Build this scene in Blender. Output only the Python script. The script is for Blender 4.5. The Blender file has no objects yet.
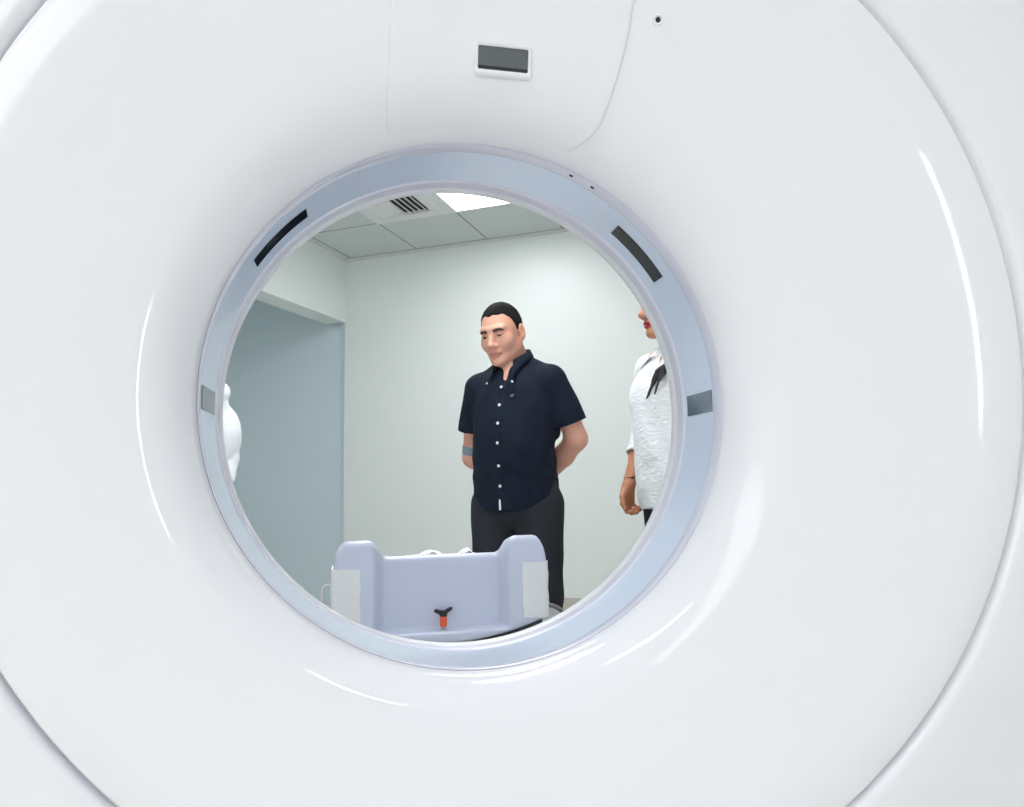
import bpy, bmesh, math, random
import numpy as np
from mathutils import Vector, Matrix
from mathutils.bvhtree import BVHTree
random.seed(4); rng = np.random.default_rng(4)
S = bpy.context.scene
C = S.collection
PI = math.pi

# ------------------------------------------------------------------ camera, exposure, world, lamps
RY = math.radians(30.928)            # the scanner stands turned against the room
YAW, PITCH, ROLL = 0.2050005, 0.1119933, -0.0189104
F0 = 705.58                          # focal length in pixels of the 1024 wide frame
HC = 0.95                            # lens height
def rot(p, a=RY):
    return Vector((p[0]*math.cos(a)-p[1]*math.sin(a), p[0]*math.sin(a)+p[1]*math.cos(a), p[2]))
def camera_axes():
    sy, cy, sp, cp = math.sin(YAW), math.cos(YAW), math.sin(PITCH), math.cos(PITCH)
    f = Vector((sy*cp, cy*cp, sp)); r = Vector((cy, -sy, 0)); u = r.cross(f)
    r, u = r*math.cos(ROLL)+u*math.sin(ROLL), u*math.cos(ROLL)-r*math.sin(ROLL)
    return rot(r), rot(u), rot(f)
CR, CU, CF = camera_axes()
CAM = Vector((0, 0, HC))
cd = bpy.data.cameras.new('camera'); cam = bpy.data.objects.new('camera', cd); C.objects.link(cam)
cd.sensor_width = 36; cd.sensor_fit = 'HORIZONTAL'; cd.lens = F0/1024*36; cd.clip_start = .02
cam.matrix_world = Matrix(((CR.x, CU.x, -CF.x, 0), (CR.y, CU.y, -CF.y, 0), (CR.z, CU.z, -CF.z, HC), (0, 0, 0, 1)))
S.camera = cam
def ray(px, py):
    return CR*((px-512)/F0) - CU*((py-403.5)/F0) + CF
def at(px, py, depth):
    return CAM + ray(px, py)*depth

S.view_settings.view_transform = 'Standard'; S.view_settings.look = 'None'
S.view_settings.gamma = 1; S.view_settings.use_curve_mapping = False
S.view_settings.exposure = 0.61
S.cycles.max_bounces = 14; S.cycles.diffuse_bounces = 10; S.cycles.glossy_bounces = 6
S.cycles.use_denoising = True
w = bpy.data.worlds.new('world'); S.world = w; w.use_nodes = True
w.node_tree.nodes['Background'].inputs[0].default_value = (.8, .86, .9, 1)
w.node_tree.nodes['Background'].inputs[1].default_value = 0.05

# room box in metres, lens above (0,0); X across, Y deep
XL, XR, YB, YF, ZC = -3.19, 2.5, 4.99, -4.2, 2.84
TX, TY, T = -1.907, 4.356, 0.61      # ceiling grid origin and pitch
# troffers: (x, y, width, length, strength) centre positions
LIGHTS = [(TX+.5*T, TY-1.0*T, T, 2*T, 7.0),
          (TX+4.5*T, TY-1.0*T, T, 2*T, 0.8),  # unseen panel, added for the brightness of the back wall
          (TX+1.5*T, TY-4.0*T, T, 2*T, 10.5),  # added out of view to light the fronts of the people
          (1.28, .41, .66, .14, 14.0),
          (-.36, 1.08, .14, 1.05, 13.0),
          (-.36, -.23, .14, 1.18, 14.0),
          (TX+2.5*T, TY-11.5*T, 5*T, 4*T, 1.9),  # invented soft fill panel for the scanner face
          (-4.5, 2.6, T, T, 5.0)]  # unseen light put in to lift the alcove walls

# ------------------------------------------------------------------ materials
def lin(c):
    c = [x/255 for x in c]
    return tuple(x/12.92 if x <= .04045 else ((x+.055)/1.055)**2.4 for x in c)+(1,)
def mat(name, rgb, rough=.5, coat=0, metal=0, bump=0, scale=40, var=0, spec=.5, emit=0, stretch=None, trans=0, sss=0):
    m = bpy.data.materials.new(name); m.use_nodes = True; nt = m.node_tree
    b = nt.nodes['Principled BSDF']; c = lin(rgb)
    b.inputs['Base Color'].default_value = c; b.inputs['Roughness'].default_value = rough
    b.inputs['Metallic'].default_value = metal; b.inputs['Specular IOR Level'].default_value = spec
    b.inputs['Coat Weight'].default_value = coat; b.inputs['Coat Roughness'].default_value = .06
    if sss:
        b.inputs['Subsurface Weight'].default_value = sss; b.inputs['Subsurface Radius'].default_value = (.012, .005, .003)
    if trans: b.inputs['Transmission Weight'].default_value = trans
    if emit:
        b.inputs['Emission Color'].default_value = c; b.inputs['Emission Strength'].default_value = emit
    if bump or var:
        tc = nt.nodes.new('ShaderNodeTexCoord'); mp = nt.nodes.new('ShaderNodeMapping'); n = nt.nodes.new('ShaderNodeTexNoise')
        n.inputs['Scale'].default_value = scale; n.inputs['Detail'].default_value = 4
        if stretch: mp.inputs['Scale'].default_value = stretch
        nt.links.new(tc.outputs['Object'], mp.inputs[0]); nt.links.new(mp.outputs[0], n.inputs['Vector'])
        if bump:
            bp = nt.nodes.new('ShaderNodeBump'); bp.inputs['Strength'].default_value = bump; bp.inputs['Distance'].default_value = .01
            nt.links.new(n.outputs['Fac'], bp.inputs['Height']); nt.links.new(bp.outputs[0], b.inputs['Normal'])
        if var:
            mx = nt.nodes.new('ShaderNodeMix'); mx.data_type = 'RGBA'
            mx.inputs[6].default_value = tuple(x*(1-var) for x in c[:3])+(1,)
            mx.inputs[7].default_value = tuple(min(1, x*(1+var)) for x in c[:3])+(1,)
            nt.links.new(n.outputs['Fac'], mx.inputs[0]); nt.links.new(mx.outputs[2], b.inputs['Base Color'])
    return m
M = dict(
    shell=mat('white_gloss_plastic', (242, 243, 246), .07, spec=.38),
    lavender=mat('pale_lavender_plastic', (224, 226, 238), .25, coat=.3),
    band=mat('blue_grey_film', (210, 223, 239), .2, coat=.3),
    trim=mat('white_satin_plastic', (222, 224, 226), .35),
    seal=mat('grey_seal', (120, 118, 120), .6),
    dark=mat('dark_glass', (22, 28, 34), .08, spec=.6),
    smoked=mat('smoked_glass', (92, 108, 122), .06, spec=.8),
    screen=mat('grey_display', (96, 102, 106), .2),
    black=mat('black_plastic', (16, 17, 20), .4),
    table=mat('table_grey_plastic', (198, 206, 223), .32, coat=.25),
    pad=mat('white_tape', (226, 230, 230), .8, bump=.15, scale=120),
    paper=mat('white_paper', (240, 242, 242), .7),
    orange=mat('orange_plastic', (235, 96, 40), .4),
    steel=mat('steel', (170, 172, 176), .3, metal=1),
    wall_front=mat('white_wall_paint', (237, 239, 241), .5, bump=.02, scale=90),
    wall=mat('wall_paint', (231, 238, 234), .38, bump=.02, scale=90),  # faint green cast of the far room's lighting put into the colour
    alcove=mat('alcove_paint', (208, 222, 227), .45, bump=.02, scale=90),
    base=mat('beige_skirting_tile', (196, 190, 182), .4, var=.05, scale=6),
    floor=mat('beige_vinyl', (216, 211, 203), .35, var=.06, scale=12),
    metalwhite=mat('white_enamel', (225, 228, 228), .4),
    slot=mat('duct_dark', (20, 24, 24), .8),
    lamp=mat('lamp_diffuser', (255, 254, 250), .5, emit=1),
    skin=mat('tan_skin', (224, 168, 144), .45, sss=.15, var=.05, scale=30),
    skin_f=mat('brown_skin', (186, 128, 96), .45, sss=.15, var=.05, scale=30),
    lip=mat('lip', (205, 138, 124), .45), redlip=mat('red_lipstick', (170, 30, 44), .35),
    hair=mat('black_hair', (20, 17, 18), .75, spec=.2, bump=.6, scale=60, stretch=(6, 6, 1)),
    longhair=mat('dark_hair', (60, 58, 60), .45, bump=.8, scale=50, stretch=(6, 6, .6)),
    brow=mat('brow_hair', (74, 54, 46), .7), eye=mat('eye_white', (150, 138, 130), .3), iris=mat('brown_iris', (34, 22, 18), .2),
    navy=mat('navy_cotton', (16, 27, 43), .85, bump=.12, scale=160, var=.12, spec=.25),
    charcoal=mat('charcoal_cloth', (44, 47, 53), .85, bump=.1, scale=200, spec=.25),
    button=mat('white_button', (225, 228, 232), .3),
    blouse=mat('white_crinkled_cotton', (230, 234, 235), .85, bump=.45, scale=70, stretch=(.5, .5, 1.6), var=.03),
    white=mat('white_cotton', (232, 238, 242), .8, bump=.1, scale=60),
    band_grey=mat('grey_blue_cloth', (130, 146, 160), .8), shoe=mat('black_leather', (20, 20, 22), .35),
)
def ceiling_material():
    m = mat('ceiling_tiles', (206, 214, 212), .8, bump=.05, scale=200); nt = m.node_tree; b = nt.nodes['Principled BSDF']
    g = nt.nodes.new('ShaderNodeTexCoord'); sep = nt.nodes.new('ShaderNodeSeparateXYZ'); nt.links.new(g.outputs['Object'], sep.inputs[0])
    def math_(op, a, bb, *c):
        n = nt.nodes.new('ShaderNodeMath'); n.operation = op
        for i, x in enumerate((a, bb)+c):
            if isinstance(x, (int, float)): n.inputs[i].default_value = x
            else: nt.links.new(x, n.inputs[i])
        return n.outputs[0]
    o = []
    for ax, off in ((0, TX), (1, TY)):
        v = math_('SUBTRACT', sep.outputs[ax], off-T*40)
        v = math_('MODULO', v, T)
        v = math_('ABSOLUTE', math_('SUBTRACT', v, T/2), 0)          # T/2 at a grid line
        o.append(math_('GREATER_THAN', v, T/2+1)); o.append(math_('GREATER_THAN', v, T/2-.0065))
    bar = math_('MAXIMUM', o[0], o[2]); edge = math_('MULTIPLY', math_('MAXIMUM', o[1], o[3]), math_('SUBTRACT', 1, bar))
    mx = nt.nodes.new('ShaderNodeMix'); mx.data_type = 'RGBA'; mx.inputs[6].default_value = lin((206, 214, 212)); mx.inputs[7].default_value = lin((214, 222, 220))
    nt.links.new(bar, mx.inputs[0])
    m2 = nt.nodes.new('ShaderNodeMix'); m2.data_type = 'RGBA'; m2.inputs[7].default_value = lin((138, 146, 143))
    nt.links.new(edge, m2.inputs[0]); nt.links.new(mx.outputs[2], m2.inputs[6]); nt.links.new(m2.outputs[2], b.inputs['Base Color'])
    return m
M['ceiling'] = ceiling_material()

# ------------------------------------------------------------------ helpers
def empty(name, loc, rz=0, label=None, cat=None, group=None):
    o = bpy.data.objects.new(name, None); C.objects.link(o); o.location = loc; o.rotation_euler = (0, 0, rz); o.empty_display_size = .1
    if label: o['label'] = label
    if cat: o['category'] = cat
    if group: o['group'] = group
    return o
def tag(o, label=None, cat=None, group=None, kind=None):
    if label: o['label'] = label
    if cat: o['category'] = cat
    if group: o['group'] = group
    if kind: o['kind'] = kind
    return o
def link(name, me, m, parent=None, smooth=True, bevel=0, segs=3, angle=35):
    o = bpy.data.objects.new(name, me); C.objects.link(o)
    for x in (m if isinstance(m, (list, tuple)) else [m]): me.materials.append(x)
    if parent: o.parent = parent
    if smooth:
        me.polygons.foreach_set('use_smooth', [True]*len(me.polygons))
        if angle < 180: me.set_sharp_from_angle(angle=math.radians(angle))
    if bevel:
        b = o.modifiers.new('bevel', 'BEVEL'); b.width = bevel; b.segments = segs; b.limit_method = 'ANGLE'; b.angle_limit = math.radians(40); b.harden_normals = False
    return o
class MB:
    def __init__(s): s.v = []; s.f = []
    def add(s, vs, fs):
        n = len(s.v); s.v += [tuple(p) for p in vs]; s.f += [tuple(n+i for i in f) for f in fs]; return s
    def box(s, lo, hi):
        x0, y0, z0 = lo; x1, y1, z1 = hi
        return s.add([(x0,y0,z0),(x1,y0,z0),(x1,y1,z0),(x0,y1,z0),(x0,y0,z1),(x1,y0,z1),(x1,y1,z1),(x0,y1,z1)],
                     [(0,3,2,1),(4,5,6,7),(0,1,5,4),(1,2,6,5),(2,3,7,6),(3,0,4,7)])
    def prism(s, poly, y0, y1):                       # poly of (x,z), counterclockwise seen from -y
        n = len(poly); vs = [(x, y0, z) for x, z in poly]+[(x, y1, z) for x, z in poly]
        fs = [tuple(range(n)), tuple(range(2*n-1, n-1, -1))]+[(i, n+i, n+(i+1) % n, (i+1) % n) for i in range(n)]
        return s.add(vs, fs)
    def loft(s, rings, closed=True, caps=False, wrap=False):
        n = len(rings[0]); vs = [p for r in rings for p in r]; fs = []; R = len(rings)
        for i in range(R if wrap else R-1):
            j = (i+1) % R
            for k in range(n if closed else n-1):
                l = (k+1) % n; fs.append((i*n+k, i*n+l, j*n+l, j*n+k))
        if caps: fs += [tuple(range(n-1, -1, -1)), tuple((R-1)*n+k for k in range(n))]
        return s.add(vs, fs)
    def tube(s, pts, r, n=10, caps=True):
        pts = [Vector(p) for p in pts]; rings = []; prev = None
        for i, p in enumerate(pts):
            t = (pts[min(i+1, len(pts)-1)]-pts[max(i-1, 0)]).normalized()
            if prev is None:
                a = Vector((0, 0, 1)) if abs(t.z) < .9 else Vector((1, 0, 0)); u = t.cross(a).normalized()
            else: u = (prev-t*prev.dot(t)).normalized()
            prev = u; v = t.cross(u); rr = r[i] if isinstance(r, (list, tuple)) else r
            rings.append([p+u*rr*math.cos(2*PI*k/n)+v*rr*math.sin(2*PI*k/n) for k in range(n)])
        return s.loft(rings, True, caps)
    def lathe(s, prof, n=32, o=(0, 0, 0), ax=(0, 0, 1)):
        q = Vector((0, 0, 1)).rotation_difference(Vector(ax)); o = Vector(o)
        return s.loft([[o+q @ Vector((max(r, 1e-5)*math.cos(2*PI*k/n), max(r, 1e-5)*math.sin(2*PI*k/n), h)) for k in range(n)] for r, h in prof])
    def mesh(s, name):
        me = bpy.data.meshes.new(name); me.from_pydata(s.v, [], s.f); me.update()
        bm = bmesh.new(); bm.from_mesh(me); bmesh.ops.recalc_face_normals(bm, faces=bm.faces); bm.to_mesh(me); bm.free()
        return me
    def build(s, name, m, parent=None, **k): return link(name, s.mesh(name), m, parent, **k)
def curve_pts(pts, n=12):
    pts = [Vector(p) for p in pts]; out = []
    P = [pts[0]*2-pts[1]]+pts+[pts[-1]*2-pts[-2]]
    for i in range(1, len(P)-2):
        a, b, c, d = P[i-1:i+3]
        for k in range(n):
            t = k/n; out.append(.5*((2*b)+(c-a)*t+(2*a-5*b+4*c-d)*t*t+(3*b-a-3*c+d)*t**3))
    return out+[pts[-1]]

# ------------------------------------------------------------------ the room
def st(name, mb, m, **k): return tag(mb.build(name, M[m], **k), kind='structure')
ZH, AL, AY0 = 2.305, -5.4, 1.6                     # header underside, alcove depth, where the opening begins
st('floor', MB().box((AL-.1, YF-.1, -.12), (XR+.1, YB+.3, 0)), 'floor', smooth=False)
st('ceiling', MB().box((AL-.1, YF-.1, ZC), (XR+.1, YB+.3, ZC+.1)), 'ceiling', smooth=False)
st('wall_back', MB().box((XL, YB, 0), (XR, YB+.2, ZC)), 'wall', smooth=False)
st('wall_right', MB().box((XR, YF-.1, 0), (XR+.1, YB+.2, ZC)), 'wall_front', smooth=False)
st('wall_front', MB().box((AL-.1, YF-.1, 0), (XR, YF, ZC)), 'wall_front', smooth=False)
st('wall_left', MB().box((XL-.19, YF, 0), (XL, AY0, ZC)).box((XL-.19, AY0, ZH), (XL, YB, ZC)), 'wall', smooth=False)
st('wall_alcove', MB().box((AL, YB+.03, 0), (XL, YB+.2, ZC)).box((AL-.1, AY0-.1, 0), (AL, YB+.2, ZC)).box((AL, AY0-.1, 0), (XL-.19, AY0, ZC)), 'alcove', smooth=False)
st('baseboard_back', MB().box((XL+.01, YB-.012, 0), (XR, YB, .13)), 'base', bevel=.003)
st('baseboard_right', MB().box((XR-.012, YF, 0), (XR, YB-.012, .13)), 'base', bevel=.003)
st('baseboard_left', MB().box((XL, YF, 0), (XL+.012, AY0, .13)), 'base', bevel=.003)
st('trim_1', MB().box((XL, YB-.022, ZC-.02), (XR, YB, ZC)), 'metalwhite', smooth=False)
st('trim_2', MB().box((XL, AY0, ZC-.02), (XL+.022, YB-.022, ZC)), 'metalwhite', smooth=False)
st('trim_3', MB().box((XL-.012, YB-.004, 0), (XL+.004, YB+.03, ZH)), 'alcove', smooth=False)

# daylit frosted window in the side wall behind the lens
st('window_1', MB().box((XR-.03, -.59, 1.25), (XR-.001, -.54, 2.15)).box((XR-.03, -.40, 1.25), (XR-.001, -.35, 2.15)).box((XR-.03, -.54, 1.25), (XR-.001, -.40, 1.30)).box((XR-.03, -.54, 2.10), (XR-.001, -.40, 2.15)), 'metalwhite', bevel=.004)
pane = MB().box((XR-.014, -.54, 1.30), (XR-.004, -.40, 2.10)).build('pane', mat('daylit_frosted_glass', (244, 248, 255), .5, emit=11), bpy.data.objects['window_1'], smooth=False)
lamp_mats = {}
def troffer(x, y, wx, wy, e, label):
    t = empty('ceiling_light', (x, y, ZC), 0, label, 'ceiling light', 'light panels in the tiled ceiling')
    a, b = wx/2, wy/2
    f = MB()
    for lo, hi in (((-a, -b), (-a+.02, b)), ((a-.02, -b), (a, b)), ((-a+.02, -b), (a-.02, -b+.02)), ((-a+.02, b-.02), (a-.02, b))):
        f.box((lo[0], lo[1], -.012), (hi[0], hi[1], -.001))
    f.build('frame', M['metalwhite'], t, bevel=.002)
    if e not in lamp_mats: lamp_mats[e] = mat('lamp_diffuser', (250, 249, 254), .5, emit=e)
    MB().box((-a+.02, -b+.02, -.009), (a-.02, b-.02, -.002)).build('diffuser', lamp_mats[e], t, smooth=False)
LL = ['square white light panel glowing in the ceiling beside the air vent', 'unseen ceiling light panel added to brighten the back wall',
      'unseen ceiling light panel added to light the people from the front',
      'short slim ceiling light before the scanner by the right wall', 'long slim ceiling light over the top of the scanner', 'long slim ceiling light just before the scanner face',
      'broad soft ceiling fill panel added out of view to light the scanner face',
      'small unseen ceiling light panel added to brighten the blue-grey alcove']
for a, l in zip(LIGHTS, LL): troffer(*a, l)

def vent(x, y):
    t = empty('air_vent', (x, y, ZC), 0, 'square white louvred air vent set in the tiled ceiling', 'air vent')
    h = T/2; q = .125
    MB().box((-.03, -h+q, -.004), (h-q, h-q, -.001)).build('duct', M['slot'], t, smooth=False)
    def sq(d, z): return [(-h+d, -h+d, z), (h-d, -h+d, z), (h-d, h-d, z), (-h+d, h-d, z)]
    MB().loft([sq(0, -.001), sq(0, -.009), sq(.05, -.010), sq(.052, -.016), sq(q-.012, -.026), sq(q, -.026), sq(q, -.001)]).build('frame', M['metalwhite'], t, angle=15)
    MB().add([(-h+q, -h+q, -.026), (-.034, -h+q, -.010), (-.034, h-q, -.010), (-h+q, h-q, -.026), (-h+q, -h+q, -.022), (-.034, -h+q, -.002), (-.034, h-q, -.002), (-h+q, h-q, -.022)], [(0, 1, 2, 3), (7, 6, 5, 4), (0, 4, 5, 1), (1, 5, 6, 2), (2, 6, 7, 3), (3, 7, 4, 0)]).build('blank_plate', M['metalwhite'], t, smooth=False)
    for k in range(5):
        c = -.024+k*.0405
        MB().add([(c-.004, -h+q, -.004), (c+.004, -h+q, -.003), (c+.018, -h+q, -.022), (c+.010, -h+q, -.024),
                  (c-.004, h-q, -.004), (c+.004, h-q, -.003), (c+.018, h-q, -.022), (c+.010, h-q, -.024)],
                 [(0, 1, 2, 3), (7, 6, 5, 4), (0, 4, 5, 1), (1, 5, 6, 2), (2, 6, 7, 3), (3, 7, 4, 0)]).build('louvre', M['metalwhite'], t, smooth=False)
vent(TX-.5*T, TY-.5*T)

# ------------------------------------------------------------------ the scanner
ZG, XG, YG = HC+.11558, .14726, .92102
gloc = rot((XG, YG, 0))
gantry = empty('ct_scanner', gloc, RY, 'large glossy white scanner gantry with a round open bore', 'ct scanner')
GM = Matrix.Translation(gloc) @ Matrix.Rotation(RY, 4, 'Z'); GI = GM.inverted(); GR = GI.to_3x3()
R0, N = .355, 256
OFX, OFZ, RS = .069, .056, .656
PROF = [(.012, .3515), (0, .3518), (-.016, .3534), (-.032, .358), (-.047, .366), (-.060, .3775), (-.071, .392), (-.080, .410), (-.088, .434), (-.097, .464),
        (-.1065, .497), (-.116, .530), (-.125, .562), (-.132, .586), (-.1365, .604), (-.139, .620), (-.1395, .636), (-.139, .646), (-.1375, .652), (-.1335, .6555), (-.1275, .656)]
def cat_interp(ts, n=5):
    P = [Vector((a, b, 0)) for a, b in ts]
    return [(p.x, p.y) for p in curve_pts(P, n)]
FP = cat_interp(PROF)
def funnel_ring(y, r, off=0):
    s = max(0, min(1, (r-.3518)/(RS-.3518)))
    return [(OFX*s+(r+off)*math.cos(2*PI*k/N), y, ZG+OFZ*s+(r+off)*math.sin(2*PI*k/N)) for k in range(N)]
rings = [funnel_ring(y, r) for y, r in FP]
rings += [funnel_ring(-.09, .656), funnel_ring(-.078, .61), funnel_ring(-.045, .47), funnel_ring(-.02, .40), funnel_ring(.012, .374)]
MB().loft(rings, wrap=True).build('bore_funnel', M['shell'], gantry, angle=60)
# outer body
def outline(k, grow=0):
    a = 2*PI*k/N; c, s_ = math.cos(a), math.sin(a)
    n_ = 4.0; rx = 1.1+grow; rz = (.93 if s_ > 0 else 1.04)+grow
    r = (abs(c/rx)**n_+abs(s_/rz)**n_)**(-1/n_)
    return r*c, ZG+r*s_
def body_ring(y, rc, s, grow=0, ox=0, oz=0):
    out = []
    for k in range(N):
        a = 2*PI*k/N; x, z = outline(k, grow); out.append(((ox+rc*math.cos(a))*(1-s)+x*s, y, (ZG+oz+rc*math.sin(a))*(1-s)+z*s))
    return out
RB = .6610
rings = [body_ring(-.08, RB, 0, 0, OFX, OFZ), body_ring(-.127, RB, 0, 0, OFX, OFZ), body_ring(-.135, RB+.0015, 0, 0, OFX, OFZ), body_ring(-.140, RB+.0045, 0, 0, OFX, OFZ), body_ring(-.142, RB+.0105, 0, 0, OFX, OFZ)]
for s in np.linspace(.06, .86, 12): rings.append(body_ring(-.142+.03*s*s, RB+.0105, s, 0, OFX, OFZ))
rings += [body_ring(-.11, RB, .94, 0, OFX, OFZ), body_ring(-.09, RB, .985, 0, OFX, OFZ), body_ring(-.05, RB, 1.0, 0, OFX, OFZ)]
rings += [body_ring(y, .5, 1) for y in (0, .2, .42)]
rings += [body_ring(.5, .6, .985), body_ring(.525, .6, .94), body_ring(.535, .6, .86), body_ring(.535, .6, .3), body_ring(.53, .6, 0), body_ring(.5, .575, 0), body_ring(.42, .51, 0), body_ring(.34, .45, 0), body_ring(.27, .41, 0), body_ring(.215, .385, 0), body_ring(.186, .372, 0), body_ring(.17, .40, 0), body_ring(.1, .5, 0)]
MB().loft(rings, wrap=True).build('housing', M['shell'], gantry, angle=60)
MB().loft([body_ring(-.11, .654, 0, 0, OFX, OFZ), body_ring(-.11, .663, 0, 0, OFX, OFZ), body_ring(-.098, .663, 0, 0, OFX, OFZ), body_ring(-.098, .654, 0, 0, OFX, OFZ)], wrap=True).build('seam_seal', M['seal'], gantry)
# bore ring, from the near rim to the far trim
def ring_prof(name, prof, m, angle=40):
    return MB().loft([[(r*math.cos(2*PI*k/N), y, ZG+r*math.sin(2*PI*k/N)) for k in range(N)] for y, r in prof], wrap=True).build(name, M[m], gantry, angle=angle)
ring_prof('front_rim', [(.003, .371), (.002, .3517), (.0005, .3514), (-.001, .3508), (.0, .3501), (.005, .3500), (.027, .3530), (.030, .3538), (.031, .355), (.031, .371)], 'lavender')
ring_prof('bore_film', [(.031, R0), (.126, R0), (.126, .371), (.031, .371)], 'band')
ring_prof('rear_rim', [(.126, .371), (.126, .3555), (.128, .3535), (.132, .353), (.136, .3545), (.156, .3545), (.158, .356), (.158, .371)], 'lavender')
ring_prof('rear_trim', [(.158, .371), (.158, .3555), (.161, .3535), (.168, .353), (.177, .354), (.184, .358), (.186, .371)], 'trim')
def film_window(name, a0, a1, y0, y1, m):
    mb = MB(); n = 24; vs = []
    for r in (R0-.0012, R0+.003):
        for y in (y0, y1):
            for i in range(n+1):
                a = math.radians(a0+(a1-a0)*i/n); vs.append((r*math.cos(a), y, ZG+r*math.sin(a)))
    q = n+1; fs = []
    for i in range(n): fs += [(i, i+1, q+i+1, q+i), (2*q+i, 3*q+i, 3*q+i+1, 2*q+i+1), (i, 2*q+i, 2*q+i+1, i+1), (q+i, q+i+1, 3*q+i+1, 3*q+i)]
    fs += [(0, q, 3*q, 2*q), (n, 2*q+n, 3*q+n, q+n)]
    return mb.add(vs, fs).build(name, M[m], gantry)
film_window('laser_window', 130.6, 147.2, .063, .091, 'dark')
film_window('laser_window', 33.2, 50.0, .063, .095, 'dark')
film_window('laser_window', -2.6, 2.6, .036, .117, 'smoked')
film_window('laser_window', 177.2, 182.3, .042, .120, 'smoked')
# pale strips standing in for reflection lines on the film
for a in (54.5, 116):
    film_window('reflection_strip', a, a+.35, .038, .125, 'lavender')
for a in (66.5, 60.8): MB().lathe([(0, -.001), (.0035, -.001), (.003, .0), (0, .001)], 12, (.3503*math.cos(math.radians(a)), .012, ZG+.3503*math.sin(math.radians(a))), (-math.cos(math.radians(a)), 0, -math.sin(math.radians(a)))).build('rim_screw', M['black'], gantry)

# the top panel, laid over the funnel
fb = MB().loft([funnel_ring(y, r) for y, r in FP]); fbm = bmesh.new(); fme = fb.mesh('probe'); fbm.from_mesh(fme); BV = BVHTree.FromBMesh(fbm); fbm.free(); bpy.data.meshes.remove(fme)
ys = np.array([y for y, r in FP][::-1]); rs = np.array([r for y, r in FP][::-1])
YS = np.array([y for y, r in FP]); iy = int(np.argmin(YS)); YMON, RMON = YS[:iy+1][::-1], np.array([r for y, r in FP])[:iy+1][::-1]
def hit_funnel(px, py):
    o = GI @ CAM; d = (GR @ ray(px, py)).normalized()
    loc, nrm, i, dist = BV.ray_cast(o, d)
    return loc, (nrm if nrm.dot(d) < 0 else -nrm)
def to_tr(px, py):                                   # point of the picture -> (angle, radius) on the funnel
    p, n = hit_funnel(px, py); r = float(np.interp(p.y, YMON, RMON)); s = max(0, min(1, (r-.3518)/(RS-.3518)))
    return math.atan2(p.z-ZG-OFZ*s, p.x-OFX*s), r
def funnel_at(a, r):
    y = float(np.interp(r, RMON[::-1], YMON[::-1])); s = max(0, min(1, (r-.3518)/(RS-.3518)))
    return Vector((OFX*s+r*math.cos(a), y, ZG+OFZ*s+r*math.sin(a)))
def funnel_n(a, r):
    e = 1e-3; u = funnel_at(a+e, r)-funnel_at(a-e, r); v = funnel_at(a, min(r+e, .633))-funnel_at(a, max(r-e, .3520)); n = u.cross(v).normalized()
    return n if n.y < 0 else -n
Lp = sorted([to_tr(*q)[::-1] for q in ((390, 4), (388.5, 40), (387, 80), (385, 120), (384, 150))])
Rp = sorted([to_tr(*q)[::-1] for q in ((634, 4), (630, 30), (622, 65), (613, 95), (602, 123), (588, 147), (577, 161))])
ra = np.linspace(.3545, .633, 60); cols = 40; vs = []
la = np.interp(ra, *zip(*Lp)); raa = np.interp(ra, *zip(*Rp))
for i in range(6): raa[i] += (6-i)**2*.0016; la[i] -= (6-i)**2*.0003
grid = []
for i, r in enumerate(ra):
    row = []
    for j in range(cols+1):
        u = j/cols; a = la[i]+(raa[i]-la[i])*u
        edge = min(j, cols-j, i, len(ra)-1-i); h = [-.002, .0016, .0029, .0033][min(edge, 3)]
        row.append((a, r, h))
    # border columns sit close to the edge so that the panel keeps a crisp rounded rim
    for q, dd in ((0, 0), (1, .0012), (2, .003), (3, .006)):
        row[q] = (la[i]-dd/r, r, row[q][2]); row[cols-q] = (raa[i]+dd/r, r, row[cols-q][2])
    grid.append([funnel_at(a, r)+funnel_n(a, r)*h for a, r, h in row])
panel = MB().loft(grid, closed=False).build('display_panel', M['shell'], gantry, angle=80)
def on_funnel_frame(px, py):
    p, n = hit_funnel(px, py); n = n.normalized(); x = Vector((1, 0, 0)); x = (x-n*x.dot(n)).normalized(); z = n.cross(x); z = z if z.z > 0 else -z
    return p, x, z, n
p, ex, ez, en = on_funnel_frame(502.5, 60.5)
ex = Vector((1, 0, 0)); ez = (Vector((0, 0, 1))-en*en.z).normalized()
def rrect(w_, h_, r, n=6):
    out = []
    for cx, cz, a0 in ((w_/2-r, h_/2-r, 0), (-w_/2+r, h_/2-r, 90), (-w_/2+r, -h_/2+r, 180), (w_/2-r, -h_/2+r, 270)):
        out += [(cx+r*math.cos(math.radians(a0+90*i/n)), cz+r*math.sin(math.radians(a0+90*i/n))) for i in range(n+1)]
    return out
SW, SH = .0655, .0285
def scr_ring(w_, h_, r, d, dz=0): return [p+ex*a+ez*(b+dz)+en*d for a, b in rrect(w_, h_, r)]
MB().loft([scr_ring(SW+.011, SH+.014, .005, -.03, -.002), scr_ring(SW+.010, SH+.013, .005, .004, -.002), scr_ring(SW+.007, SH+.009, .004, .007, -.0015), scr_ring(SW+.003, SH+.003, .003, .007), scr_ring(SW, SH, .002, .006), scr_ring(SW, SH, .002, .001)]).build('screen_bezel', M['shell'], gantry, angle=50)
MB().loft([scr_ring(SW+.001, SH+.001, .002, .0048), scr_ring(SW+.001, SH+.001, .002, .0005)], caps=True).build('display_screen', M['screen'], gantry)
MB().loft([scr_ring(SW, .0045, .001, .0054, -SH/2+.0025), scr_ring(SW, .0045, .001, .003, -SH/2+.0025)], caps=True).build('screen_strip', M['dark'], gantry)
q, qx, qz, qn = on_funnel_frame(658, 20)
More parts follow.
